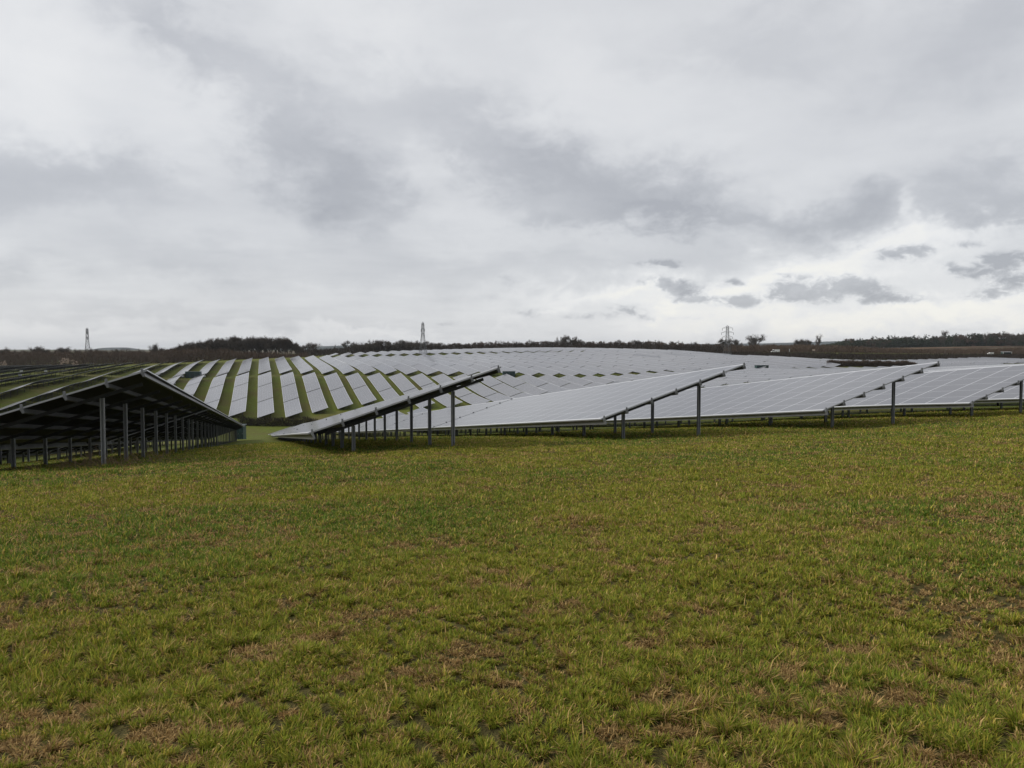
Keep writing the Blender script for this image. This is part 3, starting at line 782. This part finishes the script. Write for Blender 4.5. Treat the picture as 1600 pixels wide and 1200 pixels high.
def dry_litter(name, cx, cy, rx, ry, n, label):
    mb = MB(); rg = random.Random(5)
    for _ in range(n):
        x = cx + rg.gauss(0, rx); y = cy + rg.gauss(0, ry); z = h1(x, y)
        a = rg.uniform(0, 2 * math.pi); l = rg.uniform(.25, .8); e = rg.uniform(.05, .9)
        b = Vector((x + math.cos(a) * l * math.cos(e), y + math.sin(a) * l * math.cos(e), z + l * math.sin(e) + .03))
        mb.bar((x, y, z - .02), b, .006, .003, 3)
    o = mb.build(name, M['straw']); tag(o, label, 'dead stalks', None, 'stuff')
_x, _y = ud(165, 21.6)
dry_litter('dead_stalks', _x, _y, 1.1, .7, 260, 'tangle of dead bramble stalks at the foot of the nearest left post')

# ------------------------------------------------------------------ trees
def twig_cloud(rg, pts, n, length, width, up=.3):
    """many thin leaf-sized twig faces around branch points; returns arrays"""
    V = []; Fc = []
    for _ in range(n):
        c = rg.choice(pts)
        o = Vector((rg.gauss(0, 1), rg.gauss(0, 1), rg.gauss(0, 1))) * length * .35
        d = Vector((rg.gauss(0, 1), rg.gauss(0, 1), rg.gauss(up, .9)))
        if d.length < .05: continue
        d.normalize(); s = d.orthogonal().normalized()
        s.rotate(Matrix.Rotation(rg.uniform(0, 6.28), 3, d))
        l = length * rg.uniform(.5, 1.2); w = width * rg.uniform(.6, 1.3)
        a = c + o; b = len(V)
        V += [tuple(a - s * w), tuple(a + s * w), tuple(a + d * l)]; Fc.append((b, b + 1, b + 2))
    return V, Fc
def bare_tree(seed, height, spread, dens=1.0, levels=4, ivy=False):
    rg = random.Random(seed); mb = MB(); tips = []
    def grow(a, d, l, r, lev):
        b = a + d * l
        mb.bar(a, b, r, r * .62, 5 if lev < 2 else 3)
        if lev >= 2: tips.append(a.lerp(b, .5)); tips.append(b)
        if lev >= levels: return
        for k in range(rg.choice((2, 3, 3)) + (2 if lev == 0 else 0)):
            nd = d.copy(); ax = nd.orthogonal().normalized(); ax.rotate(Matrix.Rotation(rg.uniform(0, 6.28), 3, d))
            nd.rotate(Matrix.Rotation(rg.uniform(.35, .85) * spread, 3, ax)); nd.z += .12; nd.normalize()
            grow(a.lerp(b, rg.uniform(.55, 1.0)), nd, l * rg.uniform(.58, .82), r * .55, lev + 1)
    grow(Vector((0, 0, 0)), Vector((rg.uniform(-.05, .05), rg.uniform(-.05, .05), 1)).normalized(), .36, .028, 0)
    zt = max(t.z for t in tips); k = (height * .95 + .4) / zt
    sc = Matrix.Scale(k, 3)
    mb.v = [tuple(sc @ Vector(v)) for v in mb.v]
    # put the foot a little below the ground
    zmin = min(v[2] for v in mb.v); mb.v = [(a, b, c - zmin - .4) for a, b, c in mb.v]
    tips = [sc @ t + Vector((0, 0, -zmin - .4)) for t in tips]
    V, Fc = twig_cloud(rg, tips, int(1900 * dens), height * .085, height * .0046)
    cm = MB(); cm.v = V; cm.f = Fc; cm.mi = [0] * len(Fc)
    mats = [M['twig']]
    if ivy:
        low = [t for t in tips if t.z < height * .75] or tips
        V2, F2 = twig_cloud(rg, low, 320, height * .045, height * .014, 0)
        b = len(cm.v); cm.v += V2; cm.f += [tuple(b + i for i in f) for f in F2]; cm.mi += [1] * len(F2); mats.append(M['ivy'])
    return mb.mesh('trunk', M['bark']), cm.mesh('crown', mats)
def round_tree(seed, height, width, mat_, n=1500, leaf=.05, tuft=.09):
    """evergreen or bush: trunk, limbs and clumped leaf faces in an uneven crown"""
    rg = random.Random(seed); mb = MB(); pts = []
    mb.bar((0, 0, -.4), (0, 0, height * .75), height * .03, height * .012, 6)
    for _ in range(rg.randint(13, 19)):
        a = rg.uniform(0, 6.28); zz = rg.uniform(.18, .93); rr = width / 2 * math.sqrt(max(0, 1 - ((zz - .5) / .55) ** 2)) * rg.uniform(.45, 1.0)
        c = Vector((math.cos(a) * rr, math.sin(a) * rr, zz * height))
        mb.bar((0, 0, min(zz * .6, .6) * height), c, height * .012, height * .004, 4)
        for _ in range(9): pts.append(c + Vector((rg.gauss(0, 1), rg.gauss(0, 1), rg.gauss(0, .8))) * height * tuft)
    V, Fc = twig_cloud(rg, pts, n, height * leaf * 1.6, height * leaf * .42, .1)
    cm = MB(); cm.v = V; cm.f = Fc; cm.mi = [0] * len(Fc)
    return mb.mesh('trunk', M['bark']), cm.mesh('crown', mat_)

PROTO = {}
for i in range(5): PROTO['bare', i] = bare_tree(100 + i, 10, 1.0, 1.0)
for i in range(4): PROTO['broad', i] = bare_tree(200 + i, 10, 1.25, 2.0, 4, True)
for i in range(3): PROTO['slim', i] = bare_tree(300 + i, 10, .62, .8)
for i in range(4): PROTO['dense', i] = round_tree(400 + i, 10, 9, M['evergreen'], 2200, .05)
for i in range(3): PROTO['bush', i] = round_tree(500 + i, 10, 15, M['twig_brown'], 2600, .055)
for i in range(2): PROTO['blossom', i] = round_tree(600 + i, 10, 12, M['blossom'], 900, .05)
PLACED = []
def plant(kind, i, u, vtop, d, name, label, cat, group, wid=1.0):
    """stand a tree on the ground in direction u, tall enough to reach photo row vtop"""
    x, y = ud(u, d); g = h1(x, y, False); top = row_z(vtop, d); hgt = max(1.5, top - g) * (1.10 if kind in ('bare', 'slim', 'broad') else 1.04) + (1.6 if kind in ('bare', 'slim') else 0)
    tr, cr = PROTO[kind, i % len([k for k in PROTO if k[0] == kind])]
    s = hgt / 10.0
    o = thing(name, label, cat, (x, y, g), random.uniform(0, 6.28), group)
    o.scale = (s * wid, s * wid, s)
    link('trunk', tr, o); link('crown', cr, o)
    PLACED.append((u, kind, o)); return o
def interp(tab, u): return float(np.interp(u, [a for a, _ in tab], [b for _, b in tab]))

# the wood on the left of the skyline
WOOD = [(268, 546), (282, 541), (300, 536), (318, 533), (335, 531), (352, 529), (368, 528), (385, 529), (400, 527), (415, 529), (430, 528), (445, 530), (458, 533), (466, 541)]
rg = random.Random(2)
n = 0
for u in np.arange(268, 468, 6.2):
    for dd in (0, 40):
        d = 620 + dd + rg.uniform(-8, 8); uu = u + rg.uniform(-2.5, 2.5) + (3 if dd else 0)
        v = interp(WOOD, uu) + rg.uniform(-1.2, 3.0)
        plant('broad', n, uu, v, d, 'woodland_tree', 'bare ivy-clad tree in the tall wood on the left skyline', 'tree', 'trees of the tall wood on the left skyline', .72); n += 1
# line of single trees along the skyline
def line_trees(tab, u0, u1, step, d, kinds, name, label, cat, group, jit=2.0, dv=2.5, wid=1.0, skip=0):
    u = u0; i = 0
    while u < u1:
        if rg.random() >= skip:
            plant(kinds[i % len(kinds)], rg.randint(0, 9), u + rg.uniform(-1, 1), interp(tab, u) + rg.uniform(-dv * .4, dv), d + rg.uniform(-25, 25), name, label, cat, group, wid)
        i += 1; u += step * rg.uniform(.6, 1.4)
line_trees([(-80, 550), (60, 549), (260, 547)], -70, 268, 11, 660, ['bare', 'slim'], 'bare_tree', 'small bare tree in the brown thicket left of the tall wood', 'tree', 'small trees left of the tall wood', dv=3, wid=1.0)
for (u, v) in ((12, 547), (58, 545), (100, 546), (246, 541)):
    plant('slim', u, u, v, 640, 'bare_tree', {12: 'bare treetop rising above the thicket near the left frame edge', 58: 'bare treetop standing clear, halfway to the left pylon', 100: 'bare treetop just left of the left pylon', 246: 'lone bare treetop between the left pylon and the tall wood'}[u], 'tree', 'small trees left of the tall wood', 1.3)
for (u, v, w) in ((481, 539, 1.2), (495, 540, 1.4), (541, 536, 1.0), (556, 538, .9), (523, 542, .5)):
    plant('bare', u, u, v, 680, 'bare_tree', {481: 'first round bare tree right of the tall wood', 495: 'second round bare tree right of the tall wood', 541: 'taller bare tree before the blue hill, right of the two round ones', 556: 'thin bare tree where the middle tree line begins', 523: 'slender bare treetop in front of the blue hill'}[u], 'tree', 'single trees between the tall wood and the middle pylon', w)
MID = [(555, 540), (575, 537), (590, 534), (610, 537), (632, 535), (655, 536), (690, 539), (730, 537), (770, 536), (830, 535), (870, 534), (900, 535), (960, 535), (1000, 535), (1060, 536), (1100, 538), (1140, 540)]
line_trees(MID, 558, 700, 5.0, 760, ['bare', 'broad', 'bare'], 'bare_tree', 'bare tree in the line behind the middle pylon', 'tree', 'tree line behind the middle pylon', dv=2.2, wid=1.3)
line_trees(MID, 700, 1150, 7.0, 800, ['bare', 'slim', 'bush'], 'bare_tree', 'small bare tree along the skyline behind the crest of panels', 'tree', 'small trees behind the crest of panels', dv=2.4, wid=1.2)
for (u, v, k) in ((884, 525, 'broad'), (897, 527, 'broad'), (873, 530, 'bare')):
    plant(k, u, u, v, 790, 'tall_tree', {884: 'tallest tree of the clump on the skyline above the panel crest', 897: 'round tree at the right of the clump above the panel crest', 873: 'thin tree at the left of the clump above the panel crest'}[u], 'tree', 'clump above the panel crest', .8)
for (u, v, k, w, lb) in ((1132, 530, 'broad', 1.3, 'round bare tree directly behind the right pylon'), (1146, 531, 'broad', 1.0, 'round bare tree just right of the right pylon'),
                      (1174, 526, 'bare', 1.0, 'left tree of the airy pair right of the right pylon'), (1181, 526, 'slim', 1.3, 'right tree of the airy pair right of the right pylon'),
                      (1246, 531, 'broad', 1.2, 'left round tree of the low group above the brown bank'), (1256, 531, 'broad', 1.2, 'right round tree of the low group above the brown bank'), (1266, 533, 'broad', .8, 'low tree right of the round group above the brown bank'), (1279, 526, 'bare', .7, 'lone thin tree standing above the brown bank')):
    plant(k, u, u, v, 900, 'bare_tree', lb, 'tree', 'single trees near the right pylon', w)
EVG = [(1312, 533), (1330, 529), (1350, 529), (1380, 529), (1405, 526), (1430, 528), (1460, 525), (1480, 526), (1510, 525), (1530, 523), (1560, 522), (1600, 521), (1680, 520)]
line_trees(EVG, 1316, 1680, 6.5, 1320, ['dense', 'dense', 'bush', 'dense'], 'evergreen_tree', 'dark round tree in the belt along the right skyline', 'tree', 'dark trees of the right skyline belt', dv=3.0, wid=1.25)
line_trees(EVG, 1400, 1680, 19, 1290, ['bare', 'broad'], 'bare_tree', 'bare tree rising out of the dark belt on the right skyline', 'tree', 'bare trees in the right skyline belt', dv=1.5, wid=.8)
plant('slim', 1, 1474, 519, 1300, 'tall_tree', 'tall lone tree with a tuft top above the right skyline belt', 'tree', None, .6)
for (u, v, d, lb) in ((100, 559, 585, 'pale blossoming bush at the edge of the left thicket'), (117, 563, 585, 'smaller dull blossoming bush right of the pale one'), (2, 563, 585, 'pale blossoming bush cut by the left frame edge')):
    plant('blossom', u, u, v, d, 'blossom_bush', lb, 'bush', 'blossoming bushes at the left', .9)

# thickets: one mass nobody could count, thin twigs from the ground up
def thicket(name, cells, material, label, n, length, width):
    """cells: function(rg) -> (u, d, vtop)"""
    rg = random.Random(hash(label) % 1000 if False else len(label)); V = []
    U = []; 
    for _ in range(n): U.append(cells(rg))
    U = np.array(U); X = (U[:, 0] - 800) / F * U[:, 1]; Y = U[:, 1]; G = H(X, Y, False)
    top = EYE - (U[:, 2] - HOR) * Y / F
    r_ = np.random.default_rng(len(label))
    z0 = G + (np.maximum(top - G, 1.0)) * r_.random(n) ** .8
    az = r_.random(n) * 6.283; el_ = r_.normal(.9, .45, n); l = length * (.5 + r_.random(n)); w = width * (.6 + .8 * r_.random(n))
    D = np.stack([np.cos(az) * np.cos(el_), np.sin(az) * np.cos(el_), np.sin(el_)], 1)
    a2 = r_.random(n) * 6.283
    S = np.stack([np.cos(a2), np.sin(a2), np.zeros(n)], 1) * w[:, None]
    C = np.stack([X, Y, z0 - .3 * l], 1)
    V = np.stack([C - S, C + S, C + D * l[:, None]], 1).reshape(-1, 3)
    me = big_mesh(name, V, np.full(n, 3), np.arange(3 * n), [material])
    o = link(name, me); tag(o, label, 'thicket', None, 'stuff')
def cells(u0, u1, d0, d1, tab, bump=2.0, ws=.13):
    def f(rg):
        u = rg.uniform(u0, u1); d = rg.uniform(d0, d1)
        k = vnoise(np.array([u * ws]), np.array([d * .05]))[0] + .6 * vnoise(np.array([u * ws * 2.7 + 9]), np.array([d * .1]))[0]
        return u, d, interp(tab, u) + bump * (1.6 - 2 * k)
    return f
thicket('scrub', cells(-90, 300, 600, 650, [(-90, 552), (0, 551), (240, 550), (280, 545), (300, 543)], 2.2), M['twig_brown'], 'brown leafless thicket behind the left end of the hill', 34000, 2.6, .16)
thicket('scrub', cells(250, 480, 585, 640, [(240, 552), (300, 545), (345, 547), (390, 552), (440, 555), (480, 555)], 3.0), M['twig_brown'], 'brown undergrowth at the foot of the tall wood', 20000, 2.6, .16)
thicket('scrub', cells(465, 1180, 740, 840, [(465, 547), (520, 545), (560, 541), (700, 540), (850, 538), (1000, 538), (1100, 541), (1180, 543)], 1.6), M['twig_dark'], 'dark low wood along the middle skyline', 52000, 2.6, .18)
thicket('scrub', cells(1130, 1700, 727, 850, [(1130, 543), (1200, 540), (1300, 541), (1400, 546), (1470, 549), (1560, 546), (1700, 543)], 2.4), M['twig_brown'], 'broad brown thicket on the bank at right', 70000, 2.8, .18)
thicket('scrub', cells(1100, 1700, 610, 660, [(1100, 551), (1200, 553), (1300, 555), (1400, 556), (1530, 557), (1560, 559), (1700, 558)], 2.0), M['twig_dark'], 'dark hedge bank behind the right-hand panels', 34000, 2.4, .16)
thicket('scrub', cells(1285, 1700, 1290, 1360, [(1285, 540), (1320, 533), (1420, 532), (1700, 526)], 1.6), M['evergreen'], 'dark evergreen undergrowth of the right skyline belt', 18000, 3.6, .5)

thicket('scrub', cells(1090, 1710, 658, 698, [(1090, 551), (1200, 552.2), (1300, 553.2), (1450, 555), (1560, 557), (1700, 556.5)], .8), M['twig_dark'], 'dark roadside scrub in front of the white van', 30000, 1.6, .14)
def hedge(name, u0, u1, d0, d1, hgt, label, material, n=9000):
    r_ = np.random.default_rng(len(label)); t = r_.random(n)
    x = np.interp(t, [0, 1], [ud(u0, d0)[0], ud(u1, d1)[0]]) + r_.normal(0, .7, n); y = np.interp(t, [0, 1], [d0, d1]) + r_.normal(0, .7, n)
    g = H(x, y, False); hh = hgt * (.75 + .5 * vnoise(t * 40, t * 0 + 3.0))
    z = g + hh * r_.random(n)
    az = r_.random(n) * 6.283; el_ = r_.normal(.8, .6, n); l = .45 + .5 * r_.random(n)
    D = np.stack([np.cos(az) * np.cos(el_), np.sin(az) * np.cos(el_), np.sin(el_)], 1); a2 = r_.random(n) * 6.283
    S = np.stack([np.cos(a2), np.sin(a2), 0 * a2], 1) * .07; C = np.stack([x, y, z - .2], 1)
    V = np.stack([C - S, C + S, C + D * l[:, None]], 1)
    org = V.reshape(-1, 3).mean(0); org[2] = float(g.mean())
    o = link(name, big_mesh(name, V.reshape(-1, 3) - org, np.full(n, 3), np.arange(3 * n), [material]), None, tuple(org))
    tag(o, label, 'hedge')
hedge('hedge', 372, 492, 262, 268, 2.6, 'low dark brown hedge in the valley below the hill rows', M['twig_dark'], 9000)
hedge('hedge', 1294, 1430, 449, 468, 3.2, 'dark brown hedge running between the hill panels and the right-hand field', M['twig_brown'], 42000)

# ------------------------------------------------------------------ cabins, pylons, vans
def cabin(u, d, w, dep, hgt, label, rz=None, lift=0):
    x, y = ud(u, d); g = h1(x, y, False)
    t = thing('substation_cabin', label, 'cabin', (x, y, g), TH * .35 if rz is None else rz, 'transformer cabins of the solar farm')
    b = MB(); b.box((0, 0, hgt / 2 - .15), (w, dep, hgt + .3)); b.build('body', M['cabin'], t)
    r = MB(); r.box((0, 0, hgt + .07), (w + .3, dep + .3, .13)); r.build('roof', M['cabin_dark'], t)
    k = max(2, int(w / 2.1))
    for i in range(k):
        dx = -w / 2 + w * (i + .5) / k
        m = MB(); m.box((dx, -dep / 2 - .02, hgt * .46), (w / k * .78, .06, hgt * .82))
        dr = m.build('door', M['cabin_dark'], t)
        hd = MB(); hd.box((dx + w / k * .28, -dep / 2 - .09, hgt * .45), (.07, .08, .25)); hd.build('handle', M['steel'], dr)
        lv = MB()
        for j in range(6): lv.box((dx, -dep / 2 - .065, hgt * (.58 + .045 * j)), (w / k * .55, .04, .05))
        lv.build('louvre', M['cabin'], dr)
    return t
cabin(*CAB[0][:2], 7.0, 3.0, 3.2, 'blue-green flat-roofed cabin standing between the left hill rows')
cabin(*CAB[1][:2], 6.0, 3.0, 3.2, 'green cabin half hidden by panels on the middle of the hill track')
cabin(*CAB[2][:2], 6.8, 3.0, 3.0, 'green cabin sunk among the dense panels right of the pointed near table')
cabin(374.5, 158, 1.6, 2.6, 2.9, 'dark teal cabin in the valley at the far end of the underside row')

def pylon(u, d, vtop, label, arms, w0, th=.14):
    x, y = ud(u, d); g = h1(x, y, False); hgt = row_z(vtop, d) - g
    t = thing('pylon', label, 'pylon', (x, y, g), TH + R(8), 'electricity pylons on the skyline')
    mb = MB(); lv = [0, .12, .24, .35, .45, .54, .62, .70, .77, .84, .90, .955]
    wd = lambda f: w0 * (1 - f * 1.05) / 2 if f < .6 else (w0 * (1 - .63) - (f - .6) * w0 * .28) / 2
    c = lambda f, i: Vector(((-1, 1, 1, -1)[i] * wd(f), (-1, -1, 1, 1)[i] * wd(f), f * hgt - (.3 if f == 0 else 0)))
    for a, b in zip(lv, lv[1:]):
        for i in range(4):
            j = (i + 1) % 4
            mb.bar(c(a, i), c(b, i), th, th * .9); mb.bar(c(a, i), c(b, j), th * .5); mb.bar(c(a, j), c(b, i), th * .5)
            mb.bar(c(b, i), c(b, j), th * .6)
    for i in range(4): mb.bar(c(.955, i), Vector((0, 0, hgt)), th * .8, th * .5)
    mb.build('tower', M['pylon'], t)
    for f, L in arms:
        for sg in (-1, 1):
            m = MB(); tip = Vector((0, sg * L, f * hgt))
            for i in ((0, 1) if sg < 0 else (2, 3)):
                m.bar(c(f, i), tip, th * .7); m.bar(c(f + .05, i), tip, th * .6)
            arm = m.build('cross_arm', M['pylon'], t)
            s_ = MB(); s_.bar(tip, tip - Vector((0, 0, 1.7)), .14, .14, 6); s_.build('insulator', M['steel_dark'], arm)
    return t
pylon(137.5, 720, 512, 'leftmost lattice pylon, above the thicket left of the tall wood', ((.72, 3.6), (.84, 4.4), (.93, 3.2)), 6.6, .24)
pylon(661, 600, 503, 'middle lattice pylon standing among the panels on the crest', ((.62, 3.4), (.77, 4.2), (.9, 3.0)), 5.2)
o = pylon(1136, 600, 508, 'right lattice pylon with arms showing, behind the panel slope', ((.62, 4.2), (.76, 4.8), (.9, 4.2)), 5.4, .11)
o.rotation_euler.z = R(52)

def van(u, d, L, Hh, label):
    x, y = ud(u, d); g = h1(x, y, False)
    t = thing('van', label, 'van', (x, y, g), R(180), 'white vehicles on the far road')
    W = 2.1; prof = [(-L / 2, .45), (L / 2 - .1, .45), (L / 2, .9), (L / 2 - .15, 1.35), (L / 2 - 1.3, 1.5), (L / 2 - 1.9, Hh), (-L / 2, Hh)]
    mb = MB(); mb.loft([[(a, -W / 2, b) for a, b in prof], [(a, W / 2, b) for a, b in prof]]); mb.build('body', M['white'], t)
    w = MB(); w.loft([[(L / 2 - 1.28, s * (W / 2 + .01), 1.52), (L / 2 - 1.82, s * (W / 2 + .01), Hh - .25), (L / 2 - 2.6, s * (W / 2 + .01), Hh - .25), (L / 2 - 2.6, s * (W / 2 + .01), 1.52)] for s in (-1, 1)]); w.build('window', M['glass'], t)
    for a in (-L / 2 + 1.1, L / 2 - 1.1):
        for s in (-1, 1):
            k = MB(); k.bar((a, s * (W / 2 - .28), .38), (a, s * (W / 2 + .02), .38), .38, .38, 14); k.build('wheel', M['tyre'], t)
van(1211, 700, 7.6, 3.0, 'white van on the road through the brown bank at right')
van(1547, 704, 5.2, 2.1, 'small white van low before the brown bank at the far right')
def shelter(u, d, label):
    x, y = ud(u, d); g = h1(x, y, False)
    t = thing('field_shelter', label, 'shed', (x, y, g), R(8))
    b = MB(); b.box((0, 1.2, 1.3), (9, .2, 2.6)); b.box((-4.4, 0, 1.3), (.2, 2.2, 2.6)); b.box((4.4, 0, 1.3), (.2, 2.2, 2.6)); b.build('wall', M['cabin'], t)
    r = MB(); r.box((0, 0, 2.72), (9.6, 3.2, .22), 0, Matrix.Rotation(R(4), 3, 'X')); r.build('roof', M['grey_box'], t)
    for a in (-4.2, 4.2):
        p = MB(); p.box((a, -1.25, 1.2), (.35, .25, 2.9)); p.build('post', M['white'], t)
shelter(1572, 700, 'low green shelter with a pale roof and posts at the far right')
def sign(u, d, w, h, z, material, label, nm):
    x, y = ud(u, d); g = h1(x, y, False)
    t = thing(nm, label, 'sign', (x, y, g), 0)
    for a in (-w * .3, w * .3):
        p = MB(); p.bar((a, 0, -.3), (a, 0, z + h * .8), .06, .06, 8); p.build('post', M['steel'], t)
    b = MB(); b.box((0, -.09, z + h / 2), (w, .05, h)); b.build('board', material, t)
sign(1271, 705, 2.6, 1.5, 2.2, M['blossom'], 'small pinkish board beside the road, right of the white van', 'roadside_board')
sign(1233, 702, .7, 2.6, 1.0, M['grey_box'], 'narrow pale marker post on the bank just right of the white van', 'marker_post')

# ------------------------------------------------------------------ the damp air
def haze():
    mb = MB(); mb.box((0, 0, 14), (25000, 25000, 132))
    m = bpy.data.materials.new('damp_air'); m.use_nodes = True; nt = m.node_tree; nt.nodes.clear()
    o = nt.nodes.new('ShaderNodeOutputMaterial'); v = nt.nodes.new('ShaderNodeVolumePrincipled')
    v.inputs['Color'].default_value = (.88, .93, 1, 1); v.inputs['Density'].default_value = 4.5e-5; v.inputs['Anisotropy'].default_value = .2
    nt.links.new(v.outputs[0], o.inputs['Volume'])
    h = mb.build('haze', m); tag(h, 'thin damp haze over the whole landscape', 'haze', None, 'stuff')
haze()
